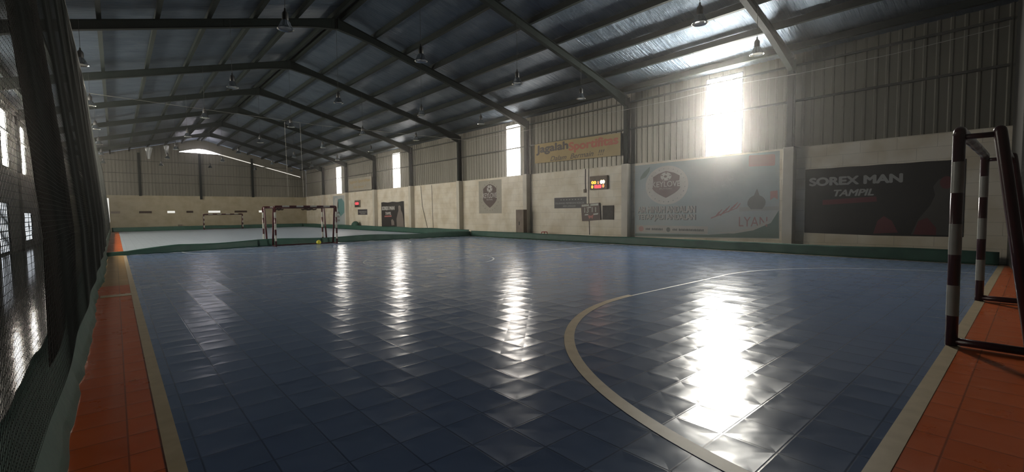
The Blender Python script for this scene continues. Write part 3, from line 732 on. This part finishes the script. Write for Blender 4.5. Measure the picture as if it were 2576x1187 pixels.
dome = [(7.12 - .0, 1.66), (7.12, 1.78)] + [(6.80 + .32 * math.cos(a), 1.72 + .30 * math.sin(a)) for a in [PI * .08 * k for k in range(1, 6)]] + [(6.79, 2.26)] + [(6.80 + .32 * math.cos(a), 1.72 + .30 * math.sin(a)) for a in [PI * (1 - .08 * k) for k in range(5, 0, -1)]] + [(6.50, 1.66), (6.6, 1.50), (7.0, 1.50)]
shape(dome, x - .0045, 'printed_dome', 'p_greydark', B)
shape([(7.42, 1.42), (7.42, 1.58), (6.05, 1.60), (6.05, 1.46)], x, 'printed_plinth', 'p_grey', B)
lettering('LYAN', 7.42, 6.42, .86, 1.22, x - .003, 'p_mute', B, bold=.0)
scr = []
for k in range(9):
    y0 = 8.35 - .10 * k; z0 = 1.22 + .045 * k + .05 * math.sin(k * 2.1)
    scr.append([(y0, z0), (y0 - .16, z0 + .20), (y0 - .20, z0 + .20), (y0 - .05, z0 - .01)])
scr.append([(8.5, 1.14), (7.55, 1.52), (7.53, 1.56), (8.5, 1.19)])
many(scr, x - .003, 'script_flourish', 'p_mute', B)
rc = []
for cy, cz, a0 in ((6.28, 3.38, 0), (7.04, 3.38, 0)): pass
shape([(7.10, 3.12), (7.07, 3.08), (6.24, 3.05), (6.20, 3.09), (6.20, 3.42), (6.24, 3.46), (7.07, 3.50), (7.10, 3.46)], x, 'rounded_plaque', 'p_pink', B)
shape([(6.34, 1.82), (6.34, 2.14), (6.10, 2.16), (6.09, 1.84), (6.21, 1.92)], x, 'ribbon_mark', 'p_pink', B)

# -- near black banner
B = shape([(5.24, .68)] + [(5.24 - 3.9 * k / 20, 2.83 + .006 * math.sin(k * 1.3)) for k in range(21)] + [(1.34, .66), (3.3, .645)], WX, 'wall_banner', 'p_black', None, .008)
tag(B, 'black banner with pale wide lettering on the right wall behind the near goal', 'banner')
x = WX - .009
lettering('SOREX MAN', 5.10, 2.70, 2.27, 2.52, x, 'p_text', B, bold=.045)
lettering('TAMPIL', 4.40, 3.37, 1.90, 2.10, x, 'p_text', B, bold=.03, shear=.25)
shape([(4.72, 1.62), (4.72, 1.78), (3.3, 1.86), (3.28, 1.70)], x, 'red_caption_strip', 'p_dred', B)
shape([(2.45, .70), (2.3, 1.15), (2.05, 1.55), (1.95, 1.85), (2.0, 2.1), (1.88, 2.3), (1.7, 2.36), (1.52, 2.2), (1.5, 1.9), (1.36, 1.7), (1.36, .70)], x, 'printed_figure', 'p_darkfig', B)
shape(circ(1.72, 2.2, .14, .18), x - .003, 'printed_head', 'p_dred', B)
shape([(3.35, .70), (3.25, 1.1), (3.1, 1.25), (2.9, 1.1), (2.75, .75)], x - .003, 'printed_carton', 'p_dred', B); shape([(2.4, .70), (2.3, 1.1), (2.1, 1.2), (1.9, .9), (1.9, .70)], x - .003, 'printed_carton', 'p_dred', B)

# -- yellow banner
B = shape([(18.50, 4.18), (18.50, 5.22), (15.6, 5.18), (12.78, 5.10), (12.78, 4.07)], XW - .04, 'wall_banner', 'p_yellow', None, .008)
tag(B, 'yellow banner on the metal wall above the digital scoreboard', 'banner')
x = XW - .050
lettering('Jagalah', 18.35, 16.04, 4.62, 5.12, x, 'p_dtext', B, bold=.03); lettering('Sportifitas', 15.95, 12.92, 4.50, 5.02, x, 'p_orange', B, bold=.03)
lettering('Dalam  Bermain  !!!', 17.30, 13.70, 4.20, 4.45, x, 'p_dtext', B, bold=.005, shear=.35)

# -- crest poster
B = plate(23.80, 21.50, 1.42, 3.50, WX, 'wall_poster', 'p_poster'); tag(B, 'beige poster with a dark football shield crest, above the middle of the court', 'poster')
crest(22.66, 2.52, 1.42, 1.50, WX - .008, B, 'p_brown', 'p_greyl'); ring_marks(22.65, 2.48, .92, .88, WX - .008, B, 'p_dtext', 22, .035)

# -- dark sign under the scoreboard
B = plate(17.06, 14.84, 1.66, 2.22, WX, 'wall_sign', 'p_navy'); tag(B, 'dark wide sign with faint capitals, left of the flip scoreboard', 'sign')
lettering('DILARANG MEMBAWA ROKOK', 16.98, 14.98, 1.88, 1.97, WX - .008, 'p_text', B, bold=.01)
lettering('AREA LAPANGAN', 16.45, 15.55, 1.72, 1.82, WX - .008, 'p_text', B, bold=.005, shear=.3)
many([rect(16.6 - k * .2, 16.53 - k * .2, 2.08, 2.13) for k in range(8)], WX - .008, 'sign_marks', 'p_text', B)

# -- manual scoreboard, hung a little askew
R0 = MB().prism([(WX - .036, 15.16, 1.85), (WX - .036, 13.99, 1.90), (WX - .036, 13.92, 1.07), (WX - .036, 15.08, 1.00)], (-.03, 0, 0)).build('manual_scoreboard', 'p_brown'); tag(R0, 'small brown flip scoreboard showing 13 and 11 in white', 'scoreboard')
x = WX - .067
shape([(15.10, 1.72), (15.10, 1.82), (14.64, 1.84), (14.64, 1.74)], x, 'name_card', 'white', R0); shape([(14.55, 1.75), (14.55, 1.85), (14.05, 1.87), (14.05, 1.77)], x, 'name_card', 'white', R0)
lettering('13', 14.92, 14.66, 1.42, 1.68, x, 'white', R0, bold=.01); lettering('11', 14.45, 14.20, 1.45, 1.69, x, 'white', R0, bold=.01)
shape(rect(14.68, 14.50, 1.66, 1.71), x, 'period_card', 'p_greyl', R0)
shape([(14.9, 1.28), (14.9, 1.34), (14.68, 1.36), (14.68, 1.30)], x, 'small_card', 'p_greyl', R0); shape([(14.38, 1.30), (14.36, 1.37), (14.05, 1.40), (14.08, 1.33)], x, 'small_card', 'p_greyl', R0)
shape([(14.7, 1.30), (14.62, 1.10), (14.50, 1.20), (14.42, 1.10), (14.34, 1.34), (14.5, 1.26)], x - .002, 'ribbon', 'p_red', R0)
# -- plain dark grey panel at a blurred dark patch beside it
B = MB().box((WX - .05, 13.18, 1.08), (WX, 13.82, 1.76)).build('dark_panel', 'grey_dark', bevel=.01); tag(B, 'plain dark grey square panel right of the flip scoreboard', 'board')
# -- digital scoreboard
B = MB().box((WX - .12, 13.49, 2.54), (WX, 14.55, 3.20)).build('digital_scoreboard', 'board', bevel=.02); tag(B, 'digital scoreboard with glowing amber and red digits on the right wall', 'scoreboard')
x = WX - .122
shape(rect(14.45, 13.60, 2.58, 2.98), x, 'display_window', 'black', B)
lettering('00', 14.42, 14.15, 2.82, 2.95, x - .003, 'led_y', B, bold=.06); lettering('00', 13.88, 13.64, 2.82, 2.97, x - .003, 'led_w', B, bold=.08)
lettering('1', 14.04, 13.99, 2.81, 2.93, x - .003, 'led_p', B, bold=.02)
lettering('0', 14.43, 14.33, 2.61, 2.75, x - .003, 'led_y', B, bold=.04); lettering('0', 13.76, 13.66, 2.63, 2.77, x - .003, 'led_p', B, bold=.04)
lettering('00:00', 14.24, 13.84, 2.61, 2.76, x - .003, 'led_r', B, bold=.06)
# -- conduits and switch
B = MB().tube([(WX - .02, 14.91, 3.60), (WX - .02, 14.91, 2.60)], .015, 8).build('cable_conduit', 'grey_dark'); tag(B, 'short thin conduit running down to the wall switch left of the digital scoreboard', 'conduit')
B = MB().box((WX - .05, 14.85, 2.42), (WX, 15.0, 2.60)).build('wall_switch', 'board', bevel=.006); tag(B, 'small brown switch box below the short conduit', 'switch')
B = MB().tube([(WX - .02, 14.70, 3.61), (WX - .02, 14.70, 2.3), (WX - .02, 14.65, .32)], .012, 8).build('cable_conduit', 'grey_dark'); tag(B, 'long thin conduit running down the wall behind the flip scoreboard', 'conduit')
# -- brown board by the pilaster
B = MB().box((XW - .62, 18.86, .04), (XW - .36, 18.92, 1.62)).box((XW - .62, 18.92, .04), (XW - .58, 19.5, 1.62)).build('upright_board', 'board', bevel=.004); tag(B, 'tall brown board standing against the pilaster left of the dark sign', 'board')
MB().box((XW - .64, 19.2, .75), (XW - .62, 19.24, .95)).build('latch', 'steel_dark', B)
# -- red stool
root = empty('plastic_stool', (17.42, 17.4, -.03), 'red plastic stool behind the green skirt under the dark sign', 'stool')
def L_(o): o.parent = root; o.location = (0, 0, 0); return o
b = MB(); b.lathe([(.001, .455), (.13, .455), (.155, .445), (.16, .42), (.145, .42), (.13, .435), (.001, .435)], seg=20); L_(b.build('seat', 'stool', smooth=True))
for sx in (-1, 1):
    for sy in (-1, 1):
        b = MB(); b.tube([(sx * .10, sy * .10, .435), (sx * .16, sy * .16, 0.0)], [.022, .016], 8); L_(b.build('leg', 'stool'))
b = MB()
for z in (.15,):
    q = .145
    b.tube([(-q, -q, z), (q, -q, z)], .01, 6).tube([(q, -q, z), (q, q, z)], .01, 6).tube([(q, q, z), (-q, q, z)], .01, 6).tube([(-q, q, z), (-q, -q, z)], .01, 6)
L_(b.build('stretcher', 'stool'))

# -- far court items on the right wall
B = shape([(38.2, .26), (38.2, 2.44)] + [(38.2 - 4.2 * k / 10, 2.45 + .03 * math.sin(k * 1.5)) for k in range(11)] + [(33.95, .26), (36, .22)], WX, 'wall_banner', 'p_black', None, .008)
tag(B, 'black banner with a pale standing figure on the wall beyond the green barrier', 'banner')
x = WX - .009
lettering('SOREX MAN', 38.05, 35.7, 1.78, 2.08, x, 'p_greyl', B, bold=.05); lettering('TAMPIL', 37.4, 36.35, 1.38, 1.60, x, 'p_greyl', B, bold=.04, shear=.2)
shape([(37.6, 1.16), (37.6, 1.28), (36.25, 1.32), (36.25, 1.2)], x, 'red_caption_strip', 'p_red', B)
shape([(35.3, .3), (35.35, 1.0), (35.1, 1.5), (34.95, 1.75), (35.0, 2.05), (34.8, 2.15), (34.55, 2.05), (34.55, 1.75), (34.3, 1.5), (34.1, .9), (34.05, .3)], x, 'printed_figure', 'p_skin', B)
shape([(36.3, .45), (36.35, .9), (36.1, 1.0), (35.8, .8), (35.75, .5)], x, 'printed_carton', 'p_skin', B)
B = MB().box((WX - .1, 42.72, 2.10), (WX, 43.95, 2.80)).build('digital_scoreboard', 'board', bevel=.02); tag(B, 'digital scoreboard with red digits on the wall of the far court', 'scoreboard')
shape(rect(43.85, 42.82, 2.15, 2.68), WX - .102, 'display_window', 'black', B); lettering('00', 43.75, 42.95, 2.36, 2.58, WX - .106, 'led_r', B, bold=.08)
B = plate(43.42, 41.22, 1.37, 1.90, WX, 'wall_sign', 'p_navy'); tag(B, 'dark wide sign below the far court scoreboard', 'sign')
lettering('DILARANG MEMBAWA ROKOK', 43.1, 41.4, 1.6, 1.7, WX - .008, 'p_greyl', B, bold=.01); lettering('AREA LAPANGAN', 42.8, 41.7, 1.44, 1.54, WX - .008, 'p_greyl', B, bold=.01)
B = shape([(50.0, .28), (50.0, 3.4), (46.35, 3.4), (46.35, .28)], WX, 'wall_banner', 'p_lightblue', None, .008); tag(B, 'distant light blue banner behind the goals at the far court', 'banner')
shape(circ(49.1, 2.5, .6, .7), WX - .008, 'crest_disc', 'p_white', B); many([rect(49.9, 48.2, 1.5 - k * .4, 1.7 - k * .4) for k in range(3)], WX - .008, 'printed_lines', 'p_greydark', B)
shape([(48.6, 3.0), (48.8, 2.0), (48.0, 1.2), (46.9, 1.6), (46.7, 2.6), (47.5, 3.1)], WX - .008, 'printed_splash', 'p_teal', B)
B = shape([(45.5, 3.75), (45.5, 4.95), (40.0, 4.9), (40.0, 3.72)], XW - .04, 'wall_banner', 'p_poster', None, .008); tag(B, 'faded yellow banner on the metal wall of the far court', 'banner')
lettering('Jagalah Sportifitas', 45.2, 40.3, 4.40, 4.75, XW - .05, 'p_yellow', B, bold=.02); lettering('Dalam  Bermain  !!!', 44.3, 41.2, 3.95, 4.20, XW - .05, 'p_yellow', B, bold=.01, shear=.3)
# seams / cable on the wall right of the far black banner
B = MB().tube([(WX - .02, 31.2, 3.55), (WX - .03, 31.0, 2.0), (WX - .02, 30.3, .3)], .014, 6).build('wall_cable', 'cord'); tag(B, 'thin black cable slanting down the wall left of the crest poster', 'cable')
B = MB().tube([(WX - .02, 29.6, 3.55), (WX - .02, 29.5, .3)], .012, 6).build('wall_cable', 'grey_dark'); tag(B, 'thin straight cable down the wall nearer the crest poster', 'cable')
# tarpaulin bundle and box
b = MB()
def bag(u, v):
    a = 2 * PI * u; t = PI * v; rr = .42 * (1 + .2 * noise.noise(Vector((math.cos(a) * 2, math.sin(a) * 2, t))))
    return (17.42 + rr * .8 * math.sin(t) * math.cos(a), 43.0 + rr * math.sin(t) * math.sin(a), .38 + .40 * math.cos(t))
b.grid(bag, 20, 12); B = b.build('tarpaulin_bundle', 'tarp', smooth=True); tag(B, 'dark green bundled tarpaulin at the foot of a far pilaster', 'bundle')
B = MB().box((4.95, YF - .35, -.03), (5.3, YF - .02, .55)).build('small_box', 'board', bevel=.01); tag(B, 'small brown box on the floor against the far tan wall', 'box')

# ------------------------------------------------------------------ haze volume added for the glow around the windows
hz = bpy.data.materials.new('glow_haze'); hz.use_nodes = True; n = hz.node_tree.nodes; n.clear()
vs = n.new('ShaderNodeVolumeScatter'); oo = n.new('ShaderNodeOutputMaterial'); vs.inputs['Density'].default_value = HAZE; vs.inputs['Anisotropy'].default_value = .92
vs.inputs['Color'].default_value = (1, .98, .95, 1)
hz.node_tree.links.new(vs.outputs[0], oo.inputs['Volume']); M['haze'] = hz
o = MB().box((XL - .05, -.9, -.02), (XW + .05, YF - .05, 9.9)).build('haze', 'haze'); o['kind'] = 'stuff'; o['label'] = 'faint haze filling the hall, added for the window glow'
